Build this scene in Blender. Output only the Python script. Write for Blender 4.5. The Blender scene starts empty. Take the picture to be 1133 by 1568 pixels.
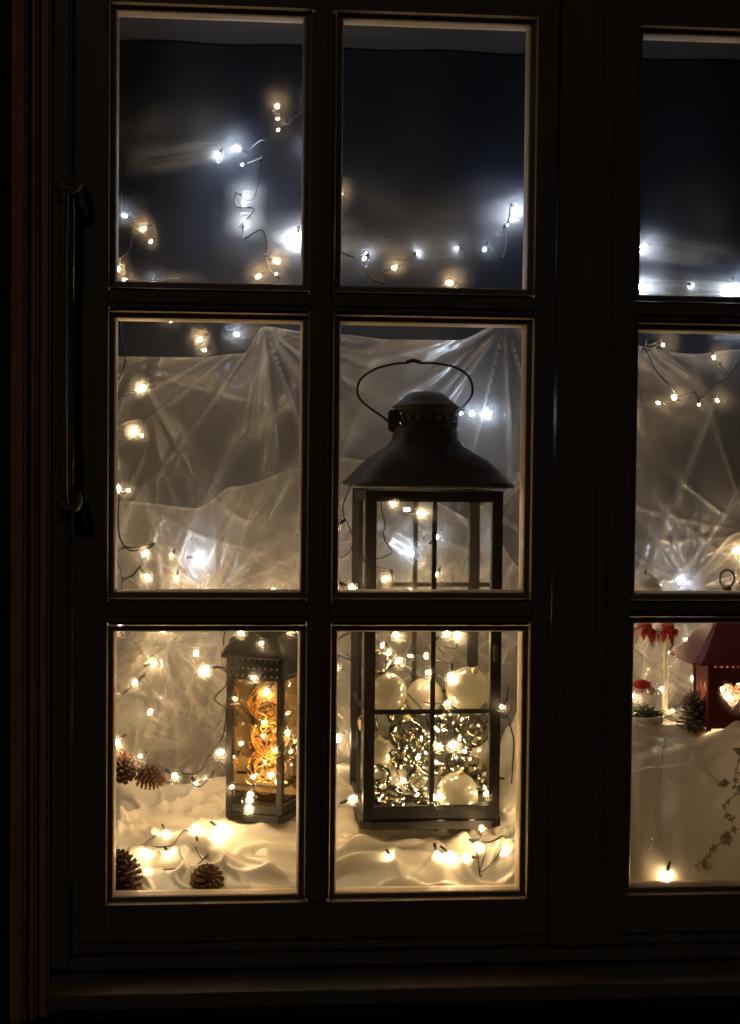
import bpy, bmesh, math, random
from mathutils import Vector, Matrix, noise
random.seed(7)
sc=bpy.context.scene
sc.view_settings.view_transform='Standard'
# ---------------------------------------------------------------- camera
W,H,FPX=1133.0,1568.0,2400.0
YAW,PIT,ROL,D=0.092,0.035,0.010,2.4
Fw=Vector((math.sin(YAW)*math.cos(PIT),math.cos(YAW)*math.cos(PIT),-math.sin(PIT)))
R0=Vector((math.cos(YAW),-math.sin(YAW),0)); U0=R0.cross(Fw)
Rt=R0*math.cos(ROL)+U0*math.sin(ROL); Up=U0*math.cos(ROL)-R0*math.sin(ROL)
C=-D*Fw
cd=bpy.data.cameras.new("camera"); cam=bpy.data.objects.new("camera",cd); sc.collection.objects.link(cam)
M=Matrix((( Rt.x,Up.x,-Fw.x,C.x),(Rt.y,Up.y,-Fw.y,C.y),(Rt.z,Up.z,-Fw.z,C.z),(0,0,0,1)))
cam.matrix_world=M
cd.sensor_fit='HORIZONTAL'; cd.sensor_width=36; cd.lens=FPX/W*36; cd.clip_end=500; cd.clip_start=0.05
sc.camera=cam
def P(px,py,y=0.0):
    """world point, on the vertical plane at depth y, measured from the photo"""
    d=Fw+Rt*((px-W/2)/FPX)-Up*((py-H/2)/FPX)
    t=(y-C.y)/d.y
    return C+d*t
def X(px,y=0.0,row=784): return P(px,row,y).x
def Z(py,y=0.0,col=490): return P(col,py,y).z
def S(y): return (D+y)/FPX     # metres per px
# ---------------------------------------------------------------- materials
def newmat(n):
    m=bpy.data.materials.new(n); m.use_nodes=True; nt=m.node_tree; nt.nodes.clear()
    o=nt.nodes.new('ShaderNodeOutputMaterial'); return m,nt,o
def N(nt,t,**k):
    n=nt.nodes.new(t)
    for a,b in k.items(): setattr(n,a,b)
    return n
def pbr(name,c1,c2,rough=0.5,scale=30,bump=0.2,metal=0,stretch=(1,1,1),dist=0.002,spec=0.5):
    m,nt,o=newmat(name); b=N(nt,'ShaderNodeBsdfPrincipled')
    b.inputs['Roughness'].default_value=rough; b.inputs['Metallic'].default_value=metal
    b.inputs['Specular IOR Level'].default_value=spec
    tc=N(nt,'ShaderNodeTexCoord'); mp=N(nt,'ShaderNodeMapping'); mp.inputs['Scale'].default_value=stretch
    nz=N(nt,'ShaderNodeTexNoise'); nz.inputs['Scale'].default_value=scale; nz.inputs['Detail'].default_value=6
    cr=N(nt,'ShaderNodeValToRGB'); cr.color_ramp.elements[0].color=(*c1,1); cr.color_ramp.elements[1].color=(*c2,1)
    cr.color_ramp.elements[0].position=.3; cr.color_ramp.elements[1].position=.7
    bp=N(nt,'ShaderNodeBump'); bp.inputs['Strength'].default_value=bump; bp.inputs['Distance'].default_value=dist
    L=nt.links.new
    L(tc.outputs['Object'],mp.inputs['Vector']); L(mp.outputs[0],nz.inputs['Vector']); L(nz.outputs['Fac'],cr.inputs['Fac'])
    L(cr.outputs[0],b.inputs['Base Color']); L(nz.outputs['Fac'],bp.inputs['Height']); L(bp.outputs[0],b.inputs['Normal']); L(b.outputs[0],o.inputs['Surface'])
    return m
def emis(name,col,st):
    m,nt,o=newmat(name); e=N(nt,'ShaderNodeEmission'); e.inputs[0].default_value=(*col,1); e.inputs[1].default_value=st
    nt.links.new(e.outputs[0],o.inputs['Surface']); return m
def volem(name,col,st):
    m,nt,o=newmat(name); e=N(nt,'ShaderNodeEmission'); e.inputs[0].default_value=(*col,1); e.inputs[1].default_value=st
    nt.links.new(e.outputs[0],o.inputs['Volume']); return m
WARM=(1.0,0.68,0.34); COOL=(0.68,0.80,1.0)
m_warm=emis("warm_led",WARM,235); m_cool=emis("cool_led",COOL,215)
def glassy(name,fac=0.08,rough=0.02,tint=(1,1,1),bump=0.0,haze=0.0):
    m,nt,o=newmat(name); L=nt.links.new
    t=N(nt,'ShaderNodeBsdfTransparent'); t.inputs[0].default_value=(*tint,1)
    g=N(nt,'ShaderNodeBsdfGlossy'); g.inputs['Roughness'].default_value=rough
    fr=N(nt,'ShaderNodeFresnel'); fr.inputs[0].default_value=1.45
    mu=N(nt,'ShaderNodeMath',operation='MULTIPLY_ADD'); mu.inputs[1].default_value=1.0; mu.inputs[2].default_value=fac
    mu.use_clamp=True
    nz=N(nt,'ShaderNodeTexNoise'); nz.inputs['Scale'].default_value=9
    bp=N(nt,'ShaderNodeBump'); bp.inputs['Strength'].default_value=bump; bp.inputs['Distance'].default_value=.01
    tc=N(nt,'ShaderNodeTexCoord'); L(tc.outputs['Object'],nz.inputs['Vector']); L(nz.outputs['Fac'],bp.inputs['Height']); L(bp.outputs[0],g.inputs['Normal'])
    mx=N(nt,'ShaderNodeMixShader'); L(fr.outputs[0],mu.inputs[0]); L(mu.outputs[0],mx.inputs[0]); L(t.outputs[0],mx.inputs[1]); L(g.outputs[0],mx.inputs[2])
    if haze>0:   # forward scatter added to the pane to imitate bloom around the bulbs
        rf=N(nt,'ShaderNodeBsdfRefraction'); rf.inputs['IOR'].default_value=1.10; rf.inputs['Roughness'].default_value=.62
        n2=N(nt,'ShaderNodeTexNoise'); n2.inputs['Scale'].default_value=5; n2.inputs['Detail'].default_value=5; n2.inputs['Distortion'].default_value=1.5
        L(tc.outputs['Object'],n2.inputs['Vector'])
        mr=N(nt,'ShaderNodeMapRange'); mr.inputs['From Min'].default_value=.3; mr.inputs['From Max'].default_value=.7
        mr.inputs['To Min'].default_value=haze*.5; mr.inputs['To Max'].default_value=haze*1.5
        m2=N(nt,'ShaderNodeMixShader'); L(n2.outputs['Fac'],mr.inputs['Value']); L(mr.outputs[0],m2.inputs[0]); L(mx.outputs[0],m2.inputs[1]); L(rf.outputs[0],m2.inputs[2]); L(m2.outputs[0],o.inputs['Surface'])
    else: L(mx.outputs[0],o.inputs['Surface'])
    return m
m_glass=glassy("window_glass",0.0,0.0,(.97,.98,.98),0,.036)
m_lglass=glassy("lantern_glass",0.02,0.03,(.93,.93,.9),.1)
m_aglass=glassy("amber_lantern_glass",0.02,0.03,(.92,.78,.55),.1)
m_clear=glassy("clear_bauble_glass",0.22,0.05,(.95,.93,.88),.2)
def cloth(name,col,trl,usedens,base=0.75,bscale=60,bstr=.5,gl=.1,gr=.32):
    m,nt,o=newmat(name); L=nt.links.new
    d=N(nt,'ShaderNodeBsdfDiffuse'); d.inputs[0].default_value=(*col,1)
    t=N(nt,'ShaderNodeBsdfTranslucent'); t.inputs[0].default_value=(*col,1)
    mx=N(nt,'ShaderNodeMixShader'); mx.inputs[0].default_value=trl
    tr=N(nt,'ShaderNodeBsdfTransparent'); mo=N(nt,'ShaderNodeMixShader')
    tc=N(nt,'ShaderNodeTexCoord'); mp=N(nt,'ShaderNodeMapping'); mp.inputs['Scale'].default_value=(1,1,.6)
    mp.inputs['Rotation'].default_value=(0,.5,0)
    nz=N(nt,'ShaderNodeTexNoise'); nz.inputs['Scale'].default_value=bscale; nz.inputs['Detail'].default_value=3; nz.inputs['Distortion'].default_value=.6
    bp=N(nt,'ShaderNodeBump'); bp.inputs['Strength'].default_value=bstr; bp.inputs['Distance'].default_value=.004
    L(tc.outputs['Object'],mp.inputs[0]); L(mp.outputs[0],nz.inputs['Vector']); L(nz.outputs['Fac'],bp.inputs['Height'])
    if bstr>0: L(bp.outputs[0],d.inputs['Normal'])
    g=N(nt,'ShaderNodeBsdfGlossy'); g.inputs['Roughness'].default_value=gr; g.inputs[0].default_value=(.8,.8,.8,1)
    mg=N(nt,'ShaderNodeMixShader'); mg.inputs[0].default_value=gl
    L(d.outputs[0],mx.inputs[1]); L(t.outputs[0],mx.inputs[2]); L(mx.outputs[0],mg.inputs[1]); L(g.outputs[0],mg.inputs[2])
    L(tr.outputs[0],mo.inputs[1]); L(mg.outputs[0],mo.inputs[2])
    if usedens:
        at=N(nt,'ShaderNodeAttribute',attribute_name='dens')
        mr=N(nt,'ShaderNodeMapRange'); mr.inputs['From Min'].default_value=.3; mr.inputs['From Max'].default_value=.7
        mr.inputs['To Min'].default_value=.85; mr.inputs['To Max'].default_value=1.1
        mu=N(nt,'ShaderNodeMath',operation='MULTIPLY',use_clamp=True)
        L(nz.outputs['Fac'],mr.inputs['Value']); L(mr.outputs[0],mu.inputs[0]); L(at.outputs['Fac'],mu.inputs[1]); L(mu.outputs[0],mo.inputs[0])
    else: mo.inputs[0].default_value=base
    L(mo.outputs[0],o.inputs['Surface']); return m
m_tulle=cloth("sheer_tulle",(.74,.70,.64),.5,True,bscale=9,bstr=0,gl=.14,gr=.26)
m_snow=cloth("white_chiffon",(.80,.74,.60),.35,False,.86,18,.25)
m_frost=cloth("frosted_bauble",(.46,.43,.33),.40,False,.80,10,.05,.26,.12)
m_frame=pbr("dark_painted_wood",(.105,.082,.064),(.135,.108,.086),.5,9,.15,stretch=(4,4,1))
m_bead=pbr("window_putty",(.36,.265,.16),(.46,.35,.225),.55,40,.5)
m_casing=pbr("red_brown_wood",(.34,.13,.075),(.45,.19,.11),.6,10,.25,stretch=(6,6,1))
m_wall=pbr("timber_wall_paint",(.014,.013,.012),(.022,.02,.019),.8,12,.5)
m_iron=pbr("wrought_iron",(.05,.04,.035),(.1,.08,.07),.5,60,.4,.3)
m_navy=pbr("navy_backcloth",(.0045,.008,.018),(.009,.015,.034),.55,4,.2)
m_lant=pbr("lantern_metal",(.006,.005,.004),(.014,.011,.009),.6,50,.3,0,spec=.25)
m_rust=pbr("lantern_roof_metal",(.014,.011,.009),(.028,.021,.017),.65,50,.3,0,spec=.3)
m_wire=pbr("cable_plastic",(.006,.007,.006),(.012,.013,.011),.4,50,.1)
m_cone=pbr("pinecone_scale",(.05,.022,.010),(.16,.075,.036),.7,80,.5)
m_straw=pbr("gold_wicker",(.55,.28,.07),(.80,.46,.14),.32,50,.2,.7)
m_silver=pbr("silver_bauble",(.7,.66,.55),(.85,.8,.7),.12,20,.1,1)
m_cap=pbr("bauble_cap",(.5,.4,.2),(.7,.6,.3),.3,60,.1,1)
m_red=pbr("red_enamel",(.11,.012,.012),(.17,.019,.017),.4,30,.2)
m_felt=pbr("red_felt",(.48,.02,.015),(.62,.04,.02),.9,90,.4)
m_cer=pbr("white_ceramic",(.6,.55,.45),(.72,.68,.58),.3,20,.05)
m_green=pbr("moss",(.03,.05,.015),(.08,.09,.03),.9,80,.6)
m_sprig=pbr("dried_flower",(.22,.17,.08),(.4,.33,.18),.8,80,.3)
m_ground=pbr("night_grass_ground",(.02,.03,.015),(.05,.06,.03),.9,5,.5)
# ---------------------------------------------------------------- mesh builder
class MB:
    def __init__(s): s.v=[];s.f=[];s.m=[];s.mats=[];s.sm=[]
    def mi(s,mat):
        if mat not in s.mats: s.mats.append(mat)
        return s.mats.index(mat)
    def add(s,vs,fs,mat,smooth=True):
        o=len(s.v); s.v+=[tuple(v) for v in vs]; k=s.mi(mat)
        for f in fs: s.f.append([o+i for i in f]); s.m.append(k); s.sm.append(smooth)
    def box(s,a,b,mat,bev=0.0):
        x0,x1=sorted((a[0],b[0]));y0,y1=sorted((a[1],b[1]));z0,z1=sorted((a[2],b[2]))
        bm=bmesh.new(); bmesh.ops.create_cube(bm,size=1)
        for v in bm.verts: v.co=Vector(((x0+x1)/2+v.co.x*(x1-x0),(y0+y1)/2+v.co.y*(y1-y0),(z0+z1)/2+v.co.z*(z1-z0)))
        if bev>0: bmesh.ops.bevel(bm,geom=bm.edges[:],offset=bev,segments=2,affect='EDGES')
        bm.verts.index_update(); s.add([v.co[:] for v in bm.verts],[[v.index for v in f.verts] for f in bm.faces],mat,False); bm.free()
    def tube(s,pts,r,mat,n=6,closed=False):
        pts=[Vector(p) for p in pts]; vs=[];fs=[];K=len(pts)
        nrm=None
        for i,p in enumerate(pts):
            a=pts[(i-1)%K] if (closed or i>0) else p; b=pts[(i+1)%K] if (closed or i<K-1) else p
            t=(b-a); t=t.normalized() if t.length>1e-9 else Vector((0,0,1))
            if nrm is None:
                nrm=t.cross(Vector((.3,1,.2))).normalized()
            nrm=(nrm-t*nrm.dot(t)); nrm=nrm.normalized() if nrm.length>1e-6 else t.orthogonal().normalized()
            bn=t.cross(nrm); rr=r[i] if isinstance(r,(list,tuple)) else r
            for j in range(n):
                an=2*math.pi*j/n; vs.append(p+(nrm*math.cos(an)+bn*math.sin(an))*rr)
        for i in range(K if closed else K-1):
            for j in range(n):
                a=i*n+j;b=i*n+(j+1)%n;c=((i+1)%K)*n+(j+1)%n;d=((i+1)%K)*n+j; fs.append([a,b,c,d])
        if not closed: fs.append(list(range(n))[::-1]); fs.append([(K-1)*n+j for j in range(n)])
        s.add(vs,fs,mat)
    def sph(s,c,r,mat,sc_=(1,1,1),seg=16,ring=10,rot=None):
        vs=[];fs=[]
        for i in range(1,ring):
            th=math.pi*i/ring
            for j in range(seg):
                ph=2*math.pi*j/seg; vs.append(Vector((math.sin(th)*math.cos(ph)*sc_[0],math.sin(th)*math.sin(ph)*sc_[1],math.cos(th)*sc_[2]))*r)
        vs+= [Vector((0,0,r*sc_[2])),Vector((0,0,-r*sc_[2]))]; T=len(vs)-2
        for i in range(ring-2):
            for j in range(seg): fs.append([i*seg+j,(i+1)*seg+j,(i+1)*seg+(j+1)%seg,i*seg+(j+1)%seg])
        for j in range(seg):
            fs.append([T,j,(j+1)%seg]); fs.append([T+1,(ring-2)*seg+(j+1)%seg,(ring-2)*seg+j])
        if rot: vs=[rot@v for v in vs]
        s.add([v+Vector(c) for v in vs],fs,mat)
    def loft(s,c,prof,mat,seg=32,smooth=True,rotz=0,cap=True):
        """prof: (radius,z,squareness 0..1)"""
        vs=[];fs=[]
        for r,z,q in prof:
            for j in range(seg):
                a=2*math.pi*(j+.5)/seg; ca,sa=math.cos(a),math.sin(a)
                k=1/max(abs(ca),abs(sa)); rr=r*((1-q)+q*k)
                v=Matrix.Rotation(rotz,3,'Z')@Vector((rr*ca,rr*sa,z)); vs.append(v+Vector(c))
        for i in range(len(prof)-1):
            for j in range(seg): fs.append([i*seg+j,i*seg+(j+1)%seg,(i+1)*seg+(j+1)%seg,(i+1)*seg+j])
        if cap: fs.append([j for j in range(seg)][::-1]); fs.append([(len(prof)-1)*seg+j for j in range(seg)])
        s.add(vs,fs,mat,smooth)
    def obj(s,name,parent=None,dens=None,autos=False):
        me=bpy.data.meshes.new(name); me.from_pydata(s.v,[],s.f)
        for m in s.mats: me.materials.append(m)
        me.polygons.foreach_set('material_index',s.m); me.polygons.foreach_set('use_smooth',s.sm); me.update()
        if dens is not None:
            at=me.attributes.new('dens','FLOAT','POINT'); at.data.foreach_set('value',dens)
        o=bpy.data.objects.new(name,me); sc.collection.objects.link(o)
        if parent: o.parent=parent
        return o
def empty(name,loc=(0,0,0)):
    e=bpy.data.objects.new(name,None); e.location=(0,0,0); e.empty_display_size=.05; sc.collection.objects.link(e); return e
def smoothcurve(pts,sub=6):
    pts=[Vector(p) for p in pts]; out=[]
    for i in range(len(pts)-1):
        p0=pts[max(i-1,0)];p1=pts[i];p2=pts[i+1];p3=pts[min(i+2,len(pts)-1)]
        for k in range(sub):
            t=k/sub
            out.append(.5*((2*p1)+(p2-p0)*t+(2*p0-5*p1+4*p2-p3)*t*t+(3*p1-p0-3*p2+p3)*t**3))
    out.append(pts[-1]); return out
def interp(tab,x):
    if x<=tab[0][0]: return tab[0][1]
    for (a,b),(c,d) in zip(tab,tab[1:]):
        if x<=c:
            t=(x-a)/(c-a); t=t*t*(3-2*t); return b+(d-b)*t
    return tab[-1][1]
# ---------------------------------------------------------------- window
win=empty("casement_window")
xs1=[(X(164),X(472)),(X(509),X(815))]; zs1=[(Z(446),Z(13)),(Z(918),Z(481)),(Z(1382),Z(958))]
pw=xs1[0][1]-xs1[0][0]; xr=X(967)
xs2=[(xr,xr+pw),(xr+pw+.037,xr+2*pw+.037)]
zs2=[(Z(462,0,1040),Z(40,0,1040)),(Z(920,0,1040),Z(495,0,1040)),(Z(1371,0,1040),Z(945,0,1040))]
ZT=zs1[0][1]
def sash(name,xs,zs,L,Rr,T,B):
    mb=MB()
    mb.box((L,0,B),(xs[0][0],.05,T),m_frame,.002)
    mb.box((xs[1][1],0,B),(Rr,.05,T),m_frame,.002)
    mb.box((xs[0][0]-.001,.002,zs[0][1]),(xs[1][1]+.001,.048,T-.001),m_frame,.001)
    mb.box((xs[0][0]-.001,.002,B+.001),(xs[1][1]+.001,.048,zs[2][0]),m_frame,.001)
    mb.box((L+.004,-.006,B+.018),(Rr-.004,.01,B+.032),m_frame,.003)
    mb.box((xs[0][1],0.0,zs[2][0]-.001),(xs[1][0],.046,zs[0][1]+.001),m_frame,.006)
    mb.box((xs[0][1]+.011,-.004,zs[2][0]-.001),(xs[1][0]-.011,.01,zs[0][1]+.001),m_frame,.003)
    for a,b in ((0,1),(1,2)):
        z0=zs[b][1]; z1=zs[a][0]
        for x0,x1 in xs:
            mb.box((x0-.003,.003,z0),(x1+.003,.044,z1),m_frame,.005)
            mb.box((x0-.003,-.001,z0+(z1-z0)*.3),(x1+.003,.01,z1-(z1-z0)*.3),m_frame,.003)
    o=mb.obj(name,win)
    bd=MB(); gl=MB()
    prof=[(0,.003),(.0020,.012),(.003,.0123),(.0090,.0135),(.0108,.016),(.0125,.030),(.0125,.040)]
    for x0,x1 in xs:
        for z0,z1 in zs:
            vs=[]
            for o_,y in prof:
                vs+=[(x0+o_,y,z0+o_),(x1-o_,y,z0+o_),(x1-o_,y,z1-o_),(x0+o_,y,z1-o_)]
            for i in range(len(prof)-1):
                fs=[[i*4+j,i*4+(j+1)%4,(i+1)*4+(j+1)%4,(i+1)*4+j] for j in range(4)]
                bd.add(vs,fs,m_frame if i in(1,2) else m_bead,False)
            g=.004; gl.add([(x0+g,.031,z0+g),(x1-g,.031,z0+g),(x1-g,.031,z1-g),(x0+g,.031,z1-g)],[[0,1,2,3]],m_glass,False)
    bd.obj(name+"_putty",win); gl.obj(name+"_glass",win)
zB=Z(1455); zTop=ZT+.07
sash("left_sash",xs1,zs1,X(112),X(846),zTop,zB)
sash("right_sash",xs2,zs2,X(932),xs2[1][1]+.05,zTop,zB)
XR=xs2[1][1]+.05
mb=MB()
mb.box((X(846)+.003,-.012,zB),(X(932)-.003,.06,zTop),m_frame,.004)
mb.box((X(846)+.022,-.020,zB+.002),(X(932)-.022,.0,zTop),m_frame,.004)
mb.box((X(80),-.014,zB-.02),(X(112)-.003,.06,zTop+.05),m_frame,.004)
mb.box((XR+.003,-.014,zB-.02),(XR+.04,.06,zTop+.05),m_frame,.004)
mb.box((X(112),-.016,zTop+.003),(XR,.06,zTop+.05),m_frame,.003)
mb.box((X(112)-.002,-.012,zB-.022),(XR,.06,zB-.003),m_frame,.003)
mb.obj("outer_frame",win)
mb=MB()
for a,b,y in ((22,46,-.045),(48,62,-.030),(62,80,-.022)):
    mb.box((X(a),y,zB-.09),(X(b)-.001,.06,zTop+.2),m_casing,.004)
mb.box((XR+.042,-.04,zB-.09),(XR+.13,.06,zTop+.2),m_casing,.004)
mb.box((X(80),-.045,zTop+.052),(XR+.042,.06,zTop+.2),m_casing,.004)
mb.obj("casing",win)
mb=MB(); s0=zB-.024
vs=[(X(82),.05,s0),(XR+.04,.05,s0),(XR+.04,-.075,s0-.012),(X(82),-.075,s0-.012),(X(82),-.075,s0-.036),(XR+.04,-.075,s0-.036),(XR+.04,.05,s0-.036),(X(82),.05,s0-.036)]
mb.add(vs,[[0,1,2,3],[3,2,5,4],[4,5,6,7],[0,3,4,7],[1,6,5,2]],m_frame,False)
mb.box((X(82)+.004,-.05,s0-.06),(XR+.036,.04,s0-.037),m_frame,.004)
o=mb.obj("window_sill",win); bv=o.modifiers.new("b",'BEVEL'); bv.width=.004; bv.segments=2
mb=MB()
bar=[P(98,276,-.04),P(99,300,-.05),P(97,420,-.05),P(97,640,-.05),P(98,760,-.05),P(99,778,-.04)]
mb.tube(smoothcurve(bar),.0065,m_frame,8)
for row in (283,772):
    mb.tube(smoothcurve([P(88,row,-.02),P(95,row+3,-.05),P(112,row+8,-.052),P(121,row-2,-.04),P(119,row-16,-.02)]),.0055,m_frame,8)
    mb.sph(P(98,row,-.047),.010,m_frame)
for a in (283,772): mb.box(P(84,a+22,-.024),P(112,a-22,-.012),m_frame,.003)
mb.obj("stay_bar",win)
# wall around & ground, indoor niche
mb=MB(); zg=-1.6
for i in range(60):
    z=zg+.16*i
    if z>4: break
    mb.box((-6,.0+.004*(i%2),z),(X(22)-.002,.12,z+.156),m_wall,.006)
    mb.box((XR+.134,.0+.004*(i%2),z),(6,.12,z+.156),m_wall,.006)
    if z+.156<zB-.095: mb.box((X(22),.0,z),(XR+.132,.12,z+.156),m_wall,.006)
    if z>zTop+.21: mb.box((X(22),.0,z),(XR+.132,.12,z+.156),m_wall,.006)
mb.box((X(22),.01,zB-.25),(XR+.132,.12,zB-.092),m_wall,.004)
mb.obj("timber_wall")
mb=MB(); mb.add([(-80,-80,zg),(80,-80,zg),(80,80,zg),(-80,80,zg)],[[0,1,2,3]],m_ground); mb.obj("ground")
m_in=pbr("niche_plaster",(.014,.014,.015),(.022,.021,.022),.8,20,.2)
mb=MB()
XL=X(60); zf=zB-.01
mb.box((XL-.03,.0625,zf-.03),(XR+.03,.72,zf),m_in)
mb.box((XL-.03,.0625,zTop+.05),(XR+.03,.72,zTop+.08),m_in)
mb.box((XL-.03,.0625,zf+.001),(XL,.72,zTop+.049),m_in)
mb.box((XR,.0625,zf+.001),(XR+.03,.72,zTop+.049),m_in)
mb.obj("window_niche")
mb=MB(); nx,nz_=160,40; vs=[];fs=[]
for j in range(nz_+1):
    for i in range(nx+1):
        x=XL+.002+(XR-XL-.004)*i/nx; z=zf+.002+(zTop+.045-zf)*j/nz_
        vs.append((x,.68+.008*math.sin(x*23+2*noise.noise(Vector((x*2,0,z*1.5)))),z))
for j in range(nz_):
    for i in range(nx): a=j*(nx+1)+i; fs.append([a,a+1,a+nx+2,a+nx+1])
mb.add(vs,fs,m_navy); mb.obj("navy_backcloth")
# ---------------------------------------------------------------- tulle backdrop
anch=[(405,498,10,1.2),(775,492,9,1.2),(330,905,7,.6),(205,560,6,.6),(1060,900,7,.6),(1150,815,7,.5),(960,500,5,.5),(255,985,8,.7),(310,1140,8,.6)]
def folds(px,py,seed=0):
    v=0
    for k,(ax,ay,n,w) in enumerate(anch):
        dx,dy=px-ax,py-ay; r=math.hypot(dx,dy)+1
        if r>480: continue
        th=math.atan2(dy,dx); cx_,sy_=math.cos(th)*n*.35,math.sin(th)*n*.35
        q=noise.noise(Vector((cx_+k*7+seed,sy_+r*.0016,k*3.1+seed)))+.25*noise.noise(Vector((cx_*2.6+k*5,sy_*2.6+r*.002,seed)))
        rg=max(0,1-abs(q)*4.2); rg=rg*rg*(3-2*rg)
        fall=math.exp(-(r/190.)**2)*min(1,r/40.)
        v+=w*fall*rg
    big=noise.noise(Vector((px*.005+seed,py*.004,seed)))
    wv=.25*noise.noise(Vector((px*.004,py*.004,seed+30)))
    q=noise.noise(Vector(((px*.85+py*.45)*.011,(py-px*.4)*.0022,4+seed)))+wv
    q2=noise.noise(Vector(((px*.5-py*.8)*.016,(px*.8+py*.5)*.003,14+seed)))+wv
    q3=noise.noise(Vector(((px*.9+py*.3)*.022,(py-px*.3)*.004,24+seed)))+wv
    low=min(1,max(0,(py-680)/150))
    fine=max(0,1-abs(q)*6)**2+low*(.9*max(0,1-abs(q2)*8)**2+.8*max(0,1-abs(q3)*9)**2)
    return v+.6*fine, big
def tulle(name,top,y0,base,kd,c0=90,c1=1420,bot=1330,seed=0,nx=400,ny=240,parent=None):
    mb=MB(); vs=[];fs=[];dn=[]
    for j in range(ny+1):
        for i in range(nx+1):
            px=c0+(c1-c0)*i/nx; tp=interp(top,px); py=tp+(bot-tp)*(j/ny)
            v,b=folds(px,py,seed)
            edge=math.exp(-((py-tp)/4.)**2)
            vs.append(P(px,py,y0-.016*v+.035*b)); dn.append(min(.97,base+kd*v+.14*b+.22*edge))
    for j in range(ny):
        for i in range(nx): a=j*(nx+1)+i; fs.append([a,a+1,a+nx+2,a+nx+1])
    mb.add(vs,fs,m_tulle); return mb.obj(name,parent,dens=dn)
te=empty("tulle_curtain")
tulle("back_layer",[(90,552),(180,546),(300,547),(372,541),(404,500),(470,508),(520,512),(600,520),(700,521),(775,492),(830,520),(960,528),(1060,542),(1133,535),(1420,540)],.57,.24,.32,parent=te)
tulle("lower_layer",[(90,760),(200,768),(300,778),(358,745),(470,716),(520,700),(560,705),(640,760),(740,800),(800,870),(960,905),(1050,885),(1133,815),(1250,760),(1420,800)],.52,.20,.32,seed=11,parent=te)
# soft-edged strips added to imitate blurred reflections of the cool lamps
mb=MB(); dn=[]
streaks=[(190,252,360,226,30,1.0),(405,368,560,362,44,1.0),(500,392,740,382,46,.75),(640,345,830,318,66,.45),(955,376,1140,398,36,.9),(940,434,1180,448,26,1.0),(975,455,1150,452,10,1.0),(180,430,320,436,26,.6),(335,520,410,508,26,.6),(1080,500,1160,515,26,.7),(320,370,500,380,90,.25),(165,205,370,195,70,.25),(980,330,1160,350,110,.18),(520,300,740,400,90,.25),(340,300,410,300,30,.5),(340,340,410,338,30,.5),(165,335,230,328,34,.6)]
for (a,b,c,d,w,dd) in streaks:
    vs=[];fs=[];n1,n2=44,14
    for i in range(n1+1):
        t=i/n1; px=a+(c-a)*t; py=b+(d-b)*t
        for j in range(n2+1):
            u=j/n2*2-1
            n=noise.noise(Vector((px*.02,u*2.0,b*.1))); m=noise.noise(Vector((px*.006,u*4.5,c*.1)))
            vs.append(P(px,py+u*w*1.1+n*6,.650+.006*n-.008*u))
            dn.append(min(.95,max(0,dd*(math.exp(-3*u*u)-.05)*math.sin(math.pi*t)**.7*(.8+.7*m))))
    for i in range(n1):
        for j in range(n2): k=i*(n2+1)+j; fs.append([k,k+1,k+n2+2,k+n2+1])
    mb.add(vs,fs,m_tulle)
mb.obj("reflection_streaks",dens=dn)
# ---------------------------------------------------------------- snow-white cloth
sil=[(90,1180),(175,1187),(250,1206),(345,1200),(400,1215),(468,1228),(508,1186),(560,1186),(650,1200),(730,1195),(757,1170),(778,1120),(800,1075),(840,1060),(900,1100),(960,1119),(1060,1119),(1133,1114),(1420,1110)]
front=[(90,1376),(470,1376),(800,1372),(960,1364),(1420,1360)]
def cl(px,t):
    k=interp([(820,1.6),(930,7)],px)
    e=1-(1-t)**k
    r=interp(front,px)+(interp(sil,px)-interp(front,px))*e
    return r,.062+.45*t
def clothpt(px,t,fold=True):
    r,y=cl(px,t); p=P(px,r,y)
    if fold:
        def rdg(x,k):
            a=max(0,1-abs(x)*k); return a*a*(3-2*a)
        w=noise.noise(Vector((px*.004,t*1.6,9.1)))*1.2
        a1=rdg(noise.noise(Vector((px*.005+t*2.4+w,t*4.5-px*.004,2.2))),4.2)
        a2=rdg(noise.noise(Vector((px*.011-t*3.5+w,t*7,7.7))),5.0)
        a3=rdg(noise.noise(Vector((px*.007+t*8+w,t*2-px*.009,17.7))),6.0)
        amp=min(1,t*6+.2)
        p.z+=amp*(.014*a1+.008*a2+.007*a3+.018*noise.noise(Vector((px*.009,t*3.2,0))))
        if px>900:
            p.y-=.006*math.sin(px*.09+2*math.sin(px*.02))*min(1,t*8)
    return p
def oncloth(px,row,lift=0.0):
    lo,hi=0,1
    for _ in range(24):
        m=(lo+hi)/2
        if cl(px,m)[0]>row: lo=m
        else: hi=m
    p=clothpt(px,lo); p.z+=lift; return p
mb=MB(); nx,ny=420,120; vs=[];fs=[]
for j in range(ny+1):
    for i in range(nx+1):
        vs.append(clothpt(90+1330*i/nx,(j/ny)**1.5))
for j in range(ny):
    for i in range(nx): a=j*(nx+1)+i; fs.append([a,a+1,a+nx+2,a+nx+1])
mb.add(vs,fs,m_snow); mb.obj("white_cloth")
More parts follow.
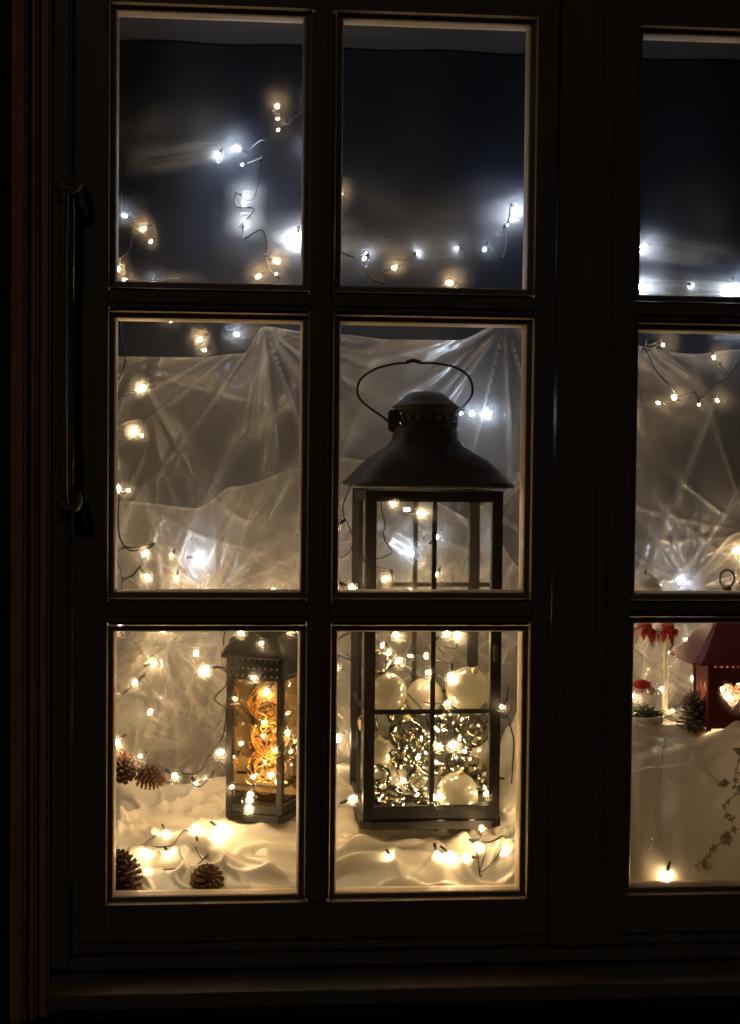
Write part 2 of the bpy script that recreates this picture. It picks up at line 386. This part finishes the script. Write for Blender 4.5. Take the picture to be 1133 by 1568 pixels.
# ---------------------------------------------------------------- fairy lights
fl=empty("fairy_lights")
wires=MB(); bulbs=MB(); h1=MB();h2=MB(); c1_=MB();c2_=MB()
vw=[volem("glow_w%d"%i,WARM,s) for i,s in enumerate((110,8))]  # emissive shells added around each bulb to imitate haze glow
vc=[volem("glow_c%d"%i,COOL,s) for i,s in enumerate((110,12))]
def bulb(p,kind='w',s=1.0,down=None):
    p=Vector(p); d=Vector((random.uniform(-1,1),random.uniform(-.5,.5),random.uniform(-1,.6))).normalized() if down is None else Vector(down).normalized()
    q=d.to_track_quat('Z','Y').to_matrix()
    mt=m_warm if kind=='w' else m_cool
    bulbs.sph(p,.0031*s,mt,(1,1,1.6),6,5,q)
    wires.tube([p-d*.019*min(s,1.2),p-d*.0035*s],.0024,m_wire,6)
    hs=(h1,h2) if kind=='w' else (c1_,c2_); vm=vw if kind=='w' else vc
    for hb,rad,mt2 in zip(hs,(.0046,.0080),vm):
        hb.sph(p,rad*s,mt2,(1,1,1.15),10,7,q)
    return p-d*.019*min(s,1.2)
def string(lst,wire=True,sub=5):
    pts=[]
    for it in lst:
        if len(it)==3: pts.append(P(*it)); continue
        px,py,y,k,s=it; pts.append(bulb(P(px,py,y),k,s))
    if wire:
        q=[pts[0]]
        for a,b in zip(pts,pts[1:]):
            l=(b-a).length
            if l>.03:
                q.append((a+b)/2+Vector((random.uniform(-.18,.18)*l,random.uniform(-.1,.1)*l,random.uniform(-.2,.1)*l)))
            q.append(b)
        wires.tube(smoothcurve(q,sub),.0013,m_wire,5)
w,c='w','c'
string([(178,280,.40),(186,300,.40),(191,330,.44,c,1.1),(205,335,.40),(220,350,.4,w,1.0),(231,370,.4,w,.6),(205,350,.40),(196,385,.40),(180,412,.4,w,1.1),(190,428,.4,w,.6),(197,437,.4,w,.5),(237,436,.42,c,.6),(262,492,.40,w,.5),(306,520,.4,w,1.1),(313,536,.4,w,.6),(345,500,.42),(362,512,.44,c,1.0),(378,488,.44)])
string([(474,165,.55,c,.6),(440,190,.52),(424,163,.50,w,1.2),(425,182,.5,w,.6),(426,199,.5,w,.5),(405,215,.52),(363,227,.63,c,1.4),(371,252,.62,c,.5),(402,240,.52),(396,285,.52),(376,300,.63,c,1.2),(390,320,.52),(375,340,.63,c,1.2),(400,352,.52),(408,385,.5),(423,400,.5,w,1.2),(423,420,.5,w,.5),(396,423,.5,w,1.0),(388,440,.5)])
string([(456,365,.63,c,1.8),(466,232,.6,c,.7),(470,340,.6)])
string([(521,297,.42,w,1.1),(519,318,.42,w,.5),(514,374,.42),(530,390,.42),(558,396,.45,c,.7),(560,412,.42),(590,434,.42),(603,410,.42,w,1.0)])
string([(790,322,.63,c,1.9),(776,345,.60,c,.5),(770,394,.5),(742,382,.48,c,.8),(766,402,.5),(735,415,.5),(725,428,.5),(688,433,.45,w,1.4),(676,447,.45,w,.6)])
for p in ((985,378,.63,c,1.3),(982,440,.63,c,1.7),(1125,440,.63,c,1.7),(1060,436,.64,c,.5),(640,386,.645,c,.5),(560,388,.645,c,.5),(700,380,.645,c,.5),(335,237,.64,c,.8),(1133,508,.6,c,.9),(475,362,.63,c,1.2)): bulb(P(*p[:3]),p[3],p[4])  # some of these cool bulbs are added to light the streak strips
string([(975,500,.4),(1000,503,.4,w,.7),(982,540,.4),(1015,528,.4,w,.8),(985,530,.4),(1000,560,.4),(1025,590,.4),(1032,608,.4,w,1.1),(1008,617,.4,w,.7),(1060,600,.4),(1098,613,.4,w,.7),(1070,619,.4,w,.5),(1085,600,.4),(1115,575,.4),(1093,547,.4,w,.8),(1115,575,.4),(1140,550,.4)])
string([(185,490,.3),(192,540,.3),(186,575,.3),(182,606,.3),(217,595,.3,w,1.7),(182,612,.3),(184,650,.3),(205,660,.3,w,1.3),(217,667,.3,w,.6),(178,680,.3),(174,713,.3,w,1.0),(184,730,.3),(181,748,.3,w,1.2),(196,751,.3,w,.6),(182,770,.3),(190,835,.3),(223,847,.3,w,1.2),(190,838,.3),(178,850,.3),(187,886,.3),(226,884,.3,w,1.2),(187,890,.3),(185,930,.3),(184,960,.3,w,1.1)],sub=6)
string([(305,853,.46,c,1.6),(270,886,.46,w,.9),(333,912,.46,w,1.3),(290,930,.46),(250,965,.5,w,.9),(235,1017,.5,w,1.1),(262,850,.50,w,.6),(300,905,.6,w,1.1),(420,905,.60,w,1.3),(300,1000,.60,w,1.3),(230,1090,.60,w,1.2)],wire=False)
string([(172,1053,.2),(207,1045,.3,w,1.1)],sub=5)
string([(178,1137,.3,w,1.4),(215,1158,.32,w,.7)],wire=False)
string([(358,1027,.24),(314,1026,.24,w,1.5),(347,1030,.24),(328,1070,.24),(345,1085,.24),(340,1130,.24),(325,1150,.24),(337,1152,.26,w,1.4),(300,1185,.24),(268,1188,.24,w,1.0),(303,1205,.26),(330,1180,.26)])
string([(342,990,.24),(345,965,.24),(368,967,.24,w,1.0),(400,985,.24,w,.6),(430,970,.24),(447,963,.24,w,1.1),(462,967,.24,w,.7)])
string([(388,1038,.27,w,.8),(408,1060,.31,w,1.3),(405,1106,.31,w,1.1),(360,1070,.30,w,.7),(402,1128,.31,w,.9),(440,1122,.31,w,1.1),(423,1149,.31,w,1.2),(445,1150,.33,w,.8),(415,1186,.31,w,1.2),(387,1190,.30,w,1.0),(405,1168,.33,w,.8),(357,1158,.30,w,.8)])
string([(383,1217,.22,w,1.2),(381,1237,.20,w,1.3),(355,1205,.24,w,.7)],wire=False)
string([(538,740,.14),(530,800,.14),(514,808,.14,w,1.1),(538,840,.14),(512,860,.14),(516,885,.14),(539,900,.14,w,1.2),(536,965,.14),(510,990,.14),(514,1020,.14,w,1.0),(538,1010,.14),(530,1000,.14)])
string([(517,1130,.44,w,1.6),(540,1222,.2,w,1.2),(508,1185,.44,w,.7),(630,905,.55,w,1.2),(720,930,.55,w,1.3)],wire=False)
bulb(P(722,634,.50),c,1.0); bulb(P(743,634,.50),c,1.7); bulb(P(706,633,.50),c,.6)
string([(585,775,.28),(601,770,.28,w,1.2),(585,780,.28),(587,820,.28),(600,845,.28),(582,855,.28),(568,861,.28,w,1.1),(596,875,.28),(600,895,.28),(590,886,.28,w,1.0),(567,887,.28,w,1.0),(604,930,.28),(600,970,.28),(607,972,.28,w,1.2)])
string([(645,786,.3,w,1.5),(628,845,.47,c,1.5),(668,823,.47,c,1.0),(668,880,.47,w,.9)],wire=False)
string([(700,973,.28,w,1.5),(683,970,.28,w,1.2),(672,990,.28),(690,1037,.25,w,1.5),(640,1000,.28),(610,1012,.28,w,1.3),(596,998,.28,w,.9),(625,1030,.28),(657,1030,.28,w,1.1),(685,1077,.25,w,1.1),(650,1075,.28)])
string([(570,998,.28,w,.9),(665,1115,.25,w,.9),(693,1140,.23,w,1.5),(670,1143,.23,w,1.2),(712,1150,.27,w,.8),(640,1160,.25,w,.7),(600,1160,.27,w,.7),(617,1195,.25,w,.9),(655,1190,.25,w,.9),(665,1221,.22,w,1.2),(628,1241,.21,w,1.7),(697,1257,.2,w,1.5),(675,1245,.21,w,1.0),(723,1246,.21,w,1.0),(735,1240,.21,w,.8),(560,1222,.2,w,.7),(585,1205,.24,w,.8),(640,1218,.24,w,1.0),(745,1215,.22,w,.9)])
string([(757,1190,.2,w,1.0),(747,1213,.2,w,.8),(737,1268,.15,w,.9)],wire=False)
string([(738,1268,.16),(733,1285,.15),(732,1294,.15,w,1.3),(770,1280,.15),(775,1306,.14,w,1.1),(760,1330,.12),(735,1340,.1),(728,1300,.12)])
string([(780,1050,.16),(781,1085,.16),(770,1100,.16),(768,1082,.16,w,.6),(786,1130,.16),(783,1200,.14)])
for p in ((255,1279,w,1.4),(300,1296,w,1.6),(338,1276,w,1.5),(226,1326,w,1.2),(258,1322,w,1.4),(690,1340,w,1.5),(597,1330,w,.7),(668,1338,w,.9),(1020,1342,w,1.2),(715,1335,w,1.0),(375,1240,w,1.0),(300,1200,w,.8)):
    q=oncloth(p[0],p[1],.003); q.y-=.003; bulb(q,p[2],p[3])
wires.tube(smoothcurve([oncloth(a,b,.004) for a,b in ((215,1310),(240,1290),(222,1300),(262,1305),(285,1288),(310,1320),(330,1300),(300,1330),(250,1340))]),.0010,m_wire,5)
wires.tube(smoothcurve([oncloth(a,b,.004) for a,b in ((730,1300),(745,1320),(735,1345),(760,1330),(775,1300),(790,1310))]),.0010,m_wire,5)
string([(1042,887,.46,c,1.6),(1128,843,.46,w,1.7),(1013,912,.46,w,.8)],wire=False)
string([(968,1065,.3,w,1.2),(1014,1055,.34,w,1.0),(1020,1000,.44,w,1.2),(1062,1040,.44,w,1.4),(1050,980,.44,w,1.0),(1118,1068,.29,w,1.5),(1030,1088,.3,w,.7),(1105,1055,.26,w,.9),(1130,1045,.27,w,1.2),(1118,1095,.27,w,.9)],wire=False)
for i in range(9): bulb(P(1180+25*i,random.uniform(900,1330),.3),'w',1.2)
wires.obj("cable",fl); bulbs.obj("led_bulbs",fl)
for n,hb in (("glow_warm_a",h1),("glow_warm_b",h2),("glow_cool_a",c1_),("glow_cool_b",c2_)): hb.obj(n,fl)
# ---------------------------------------------------------------- big lantern
def lantern(name,ctr,hw,z0,z1,roof,rotz,cols,bars,post,base=.014,metal=m_lant,roofm=m_rust,gm=m_lglass):
    e=empty(name); R=Matrix.Rotation(rotz,3,'Z'); mb=MB(); gl=MB()
    def bx(a,b,k):
        t=MB(); t.box(a,b,metal,.001)
        rr=Matrix.Rotation(k*math.pi/2,3,'Z')
        mb.add([R@(rr@Vector(v))+Vector((ctr[0],ctr[1],0)) for v in t.v],t.f,metal,False)
    p=post
    for k in range(4):
        bx((-hw,-hw,z0),(-hw+p,-hw+p,z1),k)
        bx((-hw+p,-hw+.001,z0),(hw-p,-hw+p*.7,z0+p*1.3),k)
        bx((-hw+p,-hw+.001,z1-p),(hw-p,-hw+p*.7,z1),k)
        for b in bars: bx((-hw+p,-hw+.002,b-p*.22),(hw-p,-hw+.006,b+p*.22),k)
        for c_ in cols: bx((c_-p*.22,-hw+.0005,z0+p),(c_+p*.22,-hw+.0075,z1-p),k)
        rr=Matrix.Rotation(k*math.pi/2,3,'Z')
        q=[(-hw+p*.5,-hw+.009,z0),(hw-p*.5,-hw+.009,z0),(hw-p*.5,-hw+.009,z1),(-hw+p*.5,-hw+.009,z1)]
        gl.add([R@(rr@Vector(v))+Vector((ctr[0],ctr[1],0)) for v in q],[[0,1,2,3]],gm,False)
    mb.loft((ctr[0],ctr[1],0),[(hw*1.04,z0-base,1),(hw*1.04,z0-.001,1)],metal,40,False,rotz)
    rf=MB(); rf.loft((ctr[0],ctr[1],0),roof,roofm,48,True,rotz)
    mb.obj("frame",e); gl.obj("glass_panes",e); ro=rf.obj("roof",e)
    return e,mb
yc=.175; ya=.28; s=S(ya)
xl=P(556,1000,yc).x; xrr=P(766,1000,yc).x; hw=(xrr-xl)/2; cx=(xl+xrr)/2; cy=yc+hw
z0=P(660,1256,yc).z; z1=P(660,752,yc).z
def zr(row): return P(650,row,cy).z
def hwp(p): return p*S(cy)
zE=P(655,744,yc-.015).z
roof=[(hw*.98,zE-.004,.97),(hw*1.16,zE-.003,.97),(hw*1.16,zE+.003,.97),(hw*1.10,zE+.007,.97),
 (hwp(99),zr(718),.92),(hwp(86),zr(703),.82),(hwp(72),zr(692),.65),(hwp(59),zr(683),.45),(hwp(52),zr(672),.25),(hwp(49),zr(658),.1),
 (hwp(49),zr(655),0),(hwp(41),zr(652),0),(hwp(38),zr(650),0),(hwp(38),zr(632),0),(hwp(44),zr(629),0),(hwp(50),zr(626),0),(hwp(52),zr(623),0),(hwp(46),zr(619),0),(hwp(36),zr(611),0),(hwp(31),zr(606),0),(hwp(22),zr(601),0),(hwp(6),zr(599),0)]
e,mbL=lantern("lantern",(cx,cy),hw,z0,z1,roof,.02,[0.0],[P(655,912,yc).z,P(655,1090,yc).z],.018)
mb=MB()
for k in range(16):
    a=2*math.pi*k/16; q=Vector((cx,cy,zr(641)))+Vector((math.cos(a),math.sin(a),0))*hwp(38.5)
    mb.sph(q,.0042,m_iron,(1,1,1.5),8,6)
for k in range(3):
    zz=zr(660-7*k); mb.tube([Vector((cx+hwp(49-k)*math.cos(2*math.pi*i/32),cy+hwp(49-k)*math.sin(2*math.pi*i/32),zz)) for i in range(32)],.0014,m_rust,5,True)
hd=[(605,660),(600,652),(588,640),(568,626),(552,612),(547,598),(553,580),(575,565),(605,557),(622,556),(633,553),(645,556),(665,556),(695,562),(715,574),(723,590),(722,606),(710,622),(697,635),(692,648),(690,660)]
mb.tube(smoothcurve([P(a,b,cy) for a,b in hd],5),.0022,m_lant,8)
mb.tube(smoothcurve([P(a,b,cy-.002) for a,b in ((622,555),(628,553),(633,552),(638,553),(644,555))],5),.0034,m_lant,8)
for a in (603,691): mb.box(P(a-8,661,cy-.01),P(a+8,628,cy+.01),m_rust,.003)
mb.box((cx+hw-.012,cy-hw-.006,(z0+z1)/2-.01),(cx+hw-.004,cy-hw+.002,(z0+z1)/2+.02),m_iron,.002)
mb.obj("handle_and_fittings",e)
# ---------------------------------------------------------------- baubles
be=empty("glass_baubles"); fb=MB(); cb=MB(); sb=MB()
def bauble(px,py,y,r,mat):
    p=P(px,py,y); R_=r*S(y); (fb if mat is m_frost else cb if mat is m_clear else sb).sph(p,R_,mat,seg=28,ring=18)
    ax=Vector((random.uniform(-.6,.6),random.uniform(-.5,.1),1)).normalized(); q=ax.to_track_quat('Z','Y').to_matrix()
    t=MB(); t.loft((0,0,0),[(R_*.2,R_*.95,0),(R_*.2,R_*1.08,0),(R_*.1,R_*1.11,0)],m_cap,12)
    fb.add([q@Vector(v)+p for v in t.v],t.f,m_cap)
    fb.tube([p+q@Vector((R_*.1*math.cos(a),0,R_*1.18+R_*.1*math.sin(a))) for a in [i*math.pi/4 for i in range(8)]],R_*.02+.0003,m_cap,4,True)
for b in ((592,1060,.27,31),(716,1055,.27,34),(650,1066,.32,28),(700,1214,.235,32),(742,1150,.31,25),(583,1155,.30,24),(735,1228,.32,20),(650,1200,.32,26),(605,1195,.31,22)): bauble(*b,m_frost)
for b in ((622,1124,.23,28),(722,1118,.24,28),(578,1015,.25,20),(640,1158,.25,20),(672,1105,.25,20),(597,1225,.215,24),(640,1195,.23,20),(700,1168,.26,20),(580,1190,.24,20),(740,1200,.25,17),(650,1232,.22,18),(610,1095,.3,18),(565,1110,.25,16),(600,1150,.33,24)): bauble(*b,m_clear)
for b in ((625,1127,.23,8),(723,1120,.24,9),(595,1230,.216,9),(725,1172,.27,14),(655,1133,.28,15),(572,1218,.26,12),(612,1165,.26,14),(560,1105,.27,13),(690,1098,.29,14),(668,1175,.25,13)): bauble(*b,m_silver)
for i in range(12):
    px,py=random.uniform(572,748),random.uniform(1098,1240); y=random.uniform(.26,.34)
    q=P(px,py,y); pts=[]; d=Vector((random.gauss(0,1),random.gauss(0,1),random.gauss(0,1))).normalized()
    for k in range(12):
        pts.append(q.copy()); d=(d+.8*Vector((random.gauss(0,1),random.gauss(0,1),random.gauss(0,1))).normalized()).normalized(); q=q+d*.004
    sb.tube(smoothcurve(pts,2),.0004,m_silver,4)
fb.obj("frosted_baubles",be); cb.obj("clear_baubles",be); sb.obj("silver_baubles",be)
# ---------------------------------------------------------------- small lantern
cy2=.32; h2w=46*S(cy2); cc=P(407,1100,cy2)
def z2(row,y=cy2): return P(407,row,y).z
rf=[(h2w*1.0,z2(1003),1),(h2w*1.18,z2(1003),1),(h2w*1.18,z2(998),1),(h2w*1.1,z2(990),.95),(h2w*.9,z2(975),.85),(h2w*.8,z2(962),.5),(h2w*.5,z2(952),.1),(h2w*.42,z2(944),0),(h2w*.42,z2(936),0),(h2w*.5,z2(934),0),(h2w*.2,z2(928),0)]
e2,_=lantern("lantern",(cc.x,cc.y),h2w,z2(1236),z2(1000),rf,-.42,[],[z2(1195),z2(1034)],.011,roofm=m_lant,gm=m_aglass)
mb=MB()
R2=Matrix.Rotation(-.42,3,'Z')
for k in range(4):
    for i in range(9):
        for j in range(3):
            rr=Matrix.Rotation(k*math.pi/2,3,'Z'); v=Vector((-h2w*.8+h2w*1.6*i/8,-h2w-.0006,z2(1029)+(z2(1006)-z2(1029))*j/2))
            q=R2@(rr@v)+Vector((cc.x,cc.y,0)); mb.sph(q,.0022,m_iron,(1,1,1),6,4)
    rr=Matrix.Rotation(k*math.pi/2,3,'Z'); t=MB(); t.box((-h2w+.011,-h2w+.001,z2(1031)),(h2w-.011,-h2w+.004,z2(1006)),m_lant)
    mb.add([R2@(rr@Vector(v))+Vector((cc.x,cc.y,0)) for v in t.v],t.f,m_lant,False)
mb.tube(smoothcurve([P(a,b,cy2) for a,b in ((380,985),(360,975),(352,985),(360,1000),(372,1004))],5),.0015,m_lant,6)
mb.obj("pierced_band",e2)
mb=MB()
for (px,py,rr_) in ((410,1078,32),(412,1130,33),(408,1180,32)):
    ctr=P(px,py,cy2)
    for i in range(38):
        q=Vector((random.gauss(0,1),random.gauss(0,1),random.gauss(0,1))).normalized().to_track_quat('Z','Y').to_matrix()
        r=rr_*S(cy2)*random.uniform(.5,1.05); a0=random.uniform(0,6.28); ln=random.uniform(1,3.5); wb=random.uniform(.1,.4)
        mb.tube([ctr+q@Vector((r*math.cos(a0+ln*k/14),r*math.sin(a0+ln*k/14),r*wb*math.sin(a0+k*.6))) for k in range(15)],random.choice((.0005,.0008,.0011)),m_straw,4)
mb.obj("wicker_balls")
# ---------------------------------------------------------------- pine cones
def pinecone(p,r,h,axis,mat=m_cone):
    mb=MB(); q=Vector(axis).normalized().to_track_quat('Z','Y').to_matrix(); p=Vector(p)
    n=int(78)
    core=[(r*.1,0,0),(r*.45,h*.15,0),(r*.5,h*.4,0),(r*.3,h*.75,0),(r*.05,h*.98,0)]
    t=MB(); t.loft((0,0,0),core,mat,12); mb.add([q@Vector(v)+p for v in t.v],t.f,mat)
    for i in range(n):
        t_=i/(n-1); a=i*2.39996; rad=r*(math.sin(math.pi*min(1,t_*.82+.14))**.7)
        z=h*(.04+.86*t_); el=math.radians(-12+75*t_); L=max(.25,1-.5*t_)*r*.62; w=L*.55
        o=Vector((math.cos(a),math.sin(a),0)); tg=Vector((-math.sin(a),math.cos(a),0)); upv=Vector((0,0,1))
        d=o*math.cos(el)+upv*math.sin(el); nn=upv*math.cos(el)-o*math.sin(el)
        b0=o*(rad*.35)+upv*z; tip=o*(max(0,rad-L*.2)*.55)+upv*z+d*L
        mid=(b0+tip)/2; th=L*.13
        vs=[b0+nn*th,b0-nn*th,mid+tg*w*.8+nn*th*.6,mid-tg*w*.8+nn*th*.6,mid-nn*th*.8,tip+tg*w*.55,tip-tg*w*.55,tip+nn*th*1.6+d*th,tip-nn*th+d*th*.3]
        fs=[[0,2,7,3],[2,5,7],[3,7,6],[1,4,2],[1,3,4],[4,5,2],[4,3,6],[4,8,5],[4,6,8],[5,8,7],[6,7,8],[0,1,2],[0,3,1]]
        mb.add([q@v+p for v in vs],fs,mat,False)
    return mb.obj("pine_cone")
pinecone(P(182,1186,.33),.028,.042,(.35,-.5,1))
pinecone(P(212,1185,.30),.022,.048,(1,-.3,-.25))
q=oncloth(190,1358,.0); pinecone(q,.031,.062,(-.1,-.15,1))
q=oncloth(315,1357,.0); pinecone(q,.027,.042,(.15,-.6,.8))
# ---------------------------------------------------------------- right-hand display
m_cone2=pbr("frosted_pinecone_scale",(.09,.055,.035),(.22,.16,.10),.7,80,.5)
pinecone(P(1060,1121,.26),.029,.072,(0,-.05,1),m_cone2)
yb=.22; hb=37*S(yb+.04); lx=P(1086,1060,yb).x; bc=Vector((lx+hb,yb+hb,0)); zb0=P(1090,1116,yb).z; zb1=P(1090,1010,yb).z
re=empty("birdhouse_lantern")
def heart(sz,cx_,cz):
    out=[]
    for i in range(40):
        t=2*math.pi*i/40; out.append((cx_+sz*16*math.sin(t)**3/16,cz+sz*1.15*(13*math.cos(t)-5*math.cos(2*t)-2*math.cos(3*t)-math.cos(4*t))/16))
    return out
for k in range(4):
    cu=bpy.data.curves.new("wall",'CURVE'); cu.dimensions='2D'; cu.fill_mode='BOTH'; cu.extrude=.0015
    hh=zb1-zb0
    loops=[[(-hb,0),(hb,0),(hb,hh),(-hb,hh)],heart(hb*.52,0,hh*.50)]+[[(xx+.0028*math.cos(a),hh*.90+.0028*math.sin(a)) for a in [i*math.pi/4 for i in range(8)]] for xx in [-hb*.75+hb*1.5*i/6 for i in range(7)]]
    for lp in loops:
        sp=cu.splines.new('POLY'); sp.points.add(len(lp)-1); sp.use_cyclic_u=True
        for pt,(a,b) in zip(sp.points,lp): pt.co=(a,b,0,1)
    cu.materials.append(m_red); o=bpy.data.objects.new("wall_panel_%d"%(k+1),cu); sc.collection.objects.link(o); o.parent=re
    o.matrix_world=Matrix.Translation((bc.x,bc.y,zb0))@Matrix.Rotation(k*math.pi/2,4,'Z')@Matrix.Translation((0,-hb+.0015,0))@Matrix.Rotation(math.pi/2,4,'X')
mb=MB()
mb.loft((bc.x,bc.y,0),[(hb*1.9,zb1-.006,1),(hb*1.9,zb1-.001,1),(hb*1.5,zb1+.016,1),(hb*1.1,zb1+.040,1),(hb*.72,zb1+.064,.95),(hb*.42,zb1+.085,.8),(hb*.16,zb1+.096,.2),(hb*.12,zb1+.108,0),(hb*.2,zb1+.112,0),(hb*.2,zb1+.120,0),(hb*.05,zb1+.124,0)],m_red,40,False)
mb.tube([Vector((bc.x+.013*math.cos(a),bc.y,zb1+.136+.015*math.sin(a))) for a in [i*math.pi/8 for i in range(16)]],.002,m_iron,6,True)
for k in range(4):
    a=[(-1,-1),(1,-1),(1,1),(-1,1)][k]; mb.box((bc.x+a[0]*hb-.004,bc.y+a[1]*hb-.004,zb0-.004),(bc.x+a[0]*hb+.004,bc.y+a[1]*hb+.004,zb1-.002),m_red,.001)
mb.obj("roof_and_posts",re)
mb=MB()
for i in range(60):
    p=bc+Vector((random.uniform(-.7,.7)*hb,random.uniform(-.8,.6)*hb,zb0+random.uniform(.1,.8)*hh)); r=random.uniform(.003,.009)
    q=Vector((random.gauss(0,1),random.gauss(0,1),random.gauss(0,1))).normalized().to_track_quat('Z','Y').to_matrix()
    mb.tube([p+q@Vector((r*math.cos(a),r*math.sin(a),0)) for a in [k*math.pi/5 for k in range(10)]],.0008,m_straw,4,True)
mb.obj("tinsel_filling",re)
mb=MB(); p=P(986,930,.36); k=S(.36)
mb.loft((p.x,p.y,p.z),[(0.001,-.02,0),(22*k,-.02,0),(27*k,0,0),(28*k,.015,0),(26*k,30*k,0),(27*k,31*k,0),(27*k,35*k,0),(22*k,43*k,0),(10*k,52*k,0),(4*k,54*k,0),(5*k,58*k,0),(1*k,61*k,0)],m_cer,32)
mb.obj("ceramic_jar")
mb=MB()
for (ux,uy,nn_) in ((988,958,9),(1022,958,8)):
    p=P(ux,uy,.29)
    for i in range(nn_):
        a=i*2*math.pi/nn_+ux; L=random.uniform(.020,.040); o_=Vector((math.cos(a),math.sin(a)*.8,0)); tg=Vector((-math.sin(a),math.cos(a),0))
        b0=p+o_*.004; b1=p+o_*.014+tg*.008+Vector((0,0,-.006)); b2=p+o_*.014-tg*.008+Vector((0,0,-.008)); tp=p+o_*(.016+.008*(i%2))+Vector((0,0,-L)); rd=p+o_*.020+Vector((0,0,-.006))
        mt=m_cer if i%4==3 else m_felt
        mb.add([b0,b1,tp,b2,rd],[[0,1,4],[0,4,3],[1,2,4],[4,2,3]],mt,False)
    mb.sph(p,.012,m_felt,(1,1,.5))
q0=P(1018,1085,.33)
mb.loft((q0.x,q0.y,q0.z-.01),[(.012,0,0),(.012,.006,0),(.0045,.01,0),(.0045,.135,0),(.012,.137,0),(.012,.141,0)],m_cer,16)
mb.obj("candle_stand")
mb=MB(); p=P(982,1120,.28); k=S(.28)
mb.loft((p.x,p.y,p.z),[(20*k,0,0),(30*k,5*k,0),(34*k,20*k,0),(35*k,27*k,0),(32*k,27*k,0),(28*k,22*k,0),(1*k,20*k,0)],m_cer,32)
for i in range(200):
    a=random.uniform(0,6.28); r=random.uniform(0,30)*k; q=p+Vector((r*math.cos(a),r*math.sin(a),k*random.uniform(22,42)*(1-.4*r/(30*k))+.002)); d=Vector((math.cos(a)*.8+random.uniform(-.5,.5),math.sin(a)*.6,random.uniform(-.2,.7)))*.011
    mb.tube([q,q+d*.6,q+d],[.0024,.0018,.0004],m_green,5)
for q in ((983,1048,.25,11),(975,1060,.25,6)): mb.sph(P(*q[:3]),q[3]*k,m_felt,(1.3,1,.7))
mb.sph(P(998,1058,.25),7*k,m_cer)
mb.obj("moss_bowl")
mb=MB()
pts=[(1018,1135),(1014,1160),(1012,1190),(1009,1220),(1003,1245),(998,1275),(992,1300)]
cv=smoothcurve([oncloth(a,b,.002)+Vector((0,-.006,0)) for a,b in pts],9)
for i,p in enumerate(cv):
    if i%2==0: mb.sph(p,.0018+.001*(i%6==0),m_cer,seg=8,ring=6)
mb.tube(cv,.0004,m_sprig,4); mb.obj("bead_garland")
mb=MB()
stem=smoothcurve([oncloth(a,b,.002)+Vector((0,-.008,0)) for a,b in ((1135,1150),(1122,1190),(1128,1220),(1108,1245),(1120,1270),(1100,1295),(1078,1315),(1060,1335))],8)
mb.tube(stem,.0008,m_sprig,5)
for i,p in enumerate(stem):
    if i%3==0:
        for k in range(5):
            a=random.uniform(0,6.28); d=Vector((math.cos(a),-.3,math.sin(a)))*random.uniform(.004,.011); t=Vector((-d.z,0,d.x))*.2
            mb.add([p,p+d*.5+t,p+d,p+d*.5-t],[[0,1,2,3]],m_sprig,False)
for px,py in ((1108,1195),(1110,1285),(1078,1325),(1128,1150)):
    ct=oncloth(px,py,.0)+Vector((0,-.010,0))
    for k in range(9):
        a=k*.7; d=Vector((math.cos(a),random.uniform(-.5,.1),math.sin(a)))*random.uniform(.007,.015); t=Vector((-d.z,0,d.x))*.25
        mb.add([ct,ct+d*.55+t,ct+d,ct+d*.55-t],[[0,1,2,3]],m_sprig,False)
mb.obj("dried_flower_sprig")
# ---------------------------------------------------------------- night sky + faint street light
wd=bpy.data.worlds.new("World"); sc.world=wd; wd.use_nodes=True; nt=wd.node_tree; bg=nt.nodes['Background']
sk=nt.nodes.new('ShaderNodeTexSky'); sk.sky_type='NISHITA'; sk.sun_disc=False; sk.sun_elevation=math.radians(2); sk.sun_rotation=math.radians(215)
nt.links.new(sk.outputs[0],bg.inputs[0]); bg.inputs[1].default_value=.0015
sl=bpy.data.lights.new("sun",'SUN'); sl.energy=.08; sl.angle=math.radians(2); sl.color=(1,.80,.62)
so=bpy.data.objects.new("sun",sl); sc.collection.objects.link(so)
dr=Vector((.35,1,-.75)); so.rotation_euler=dr.to_track_quat('-Z','Y').to_euler()
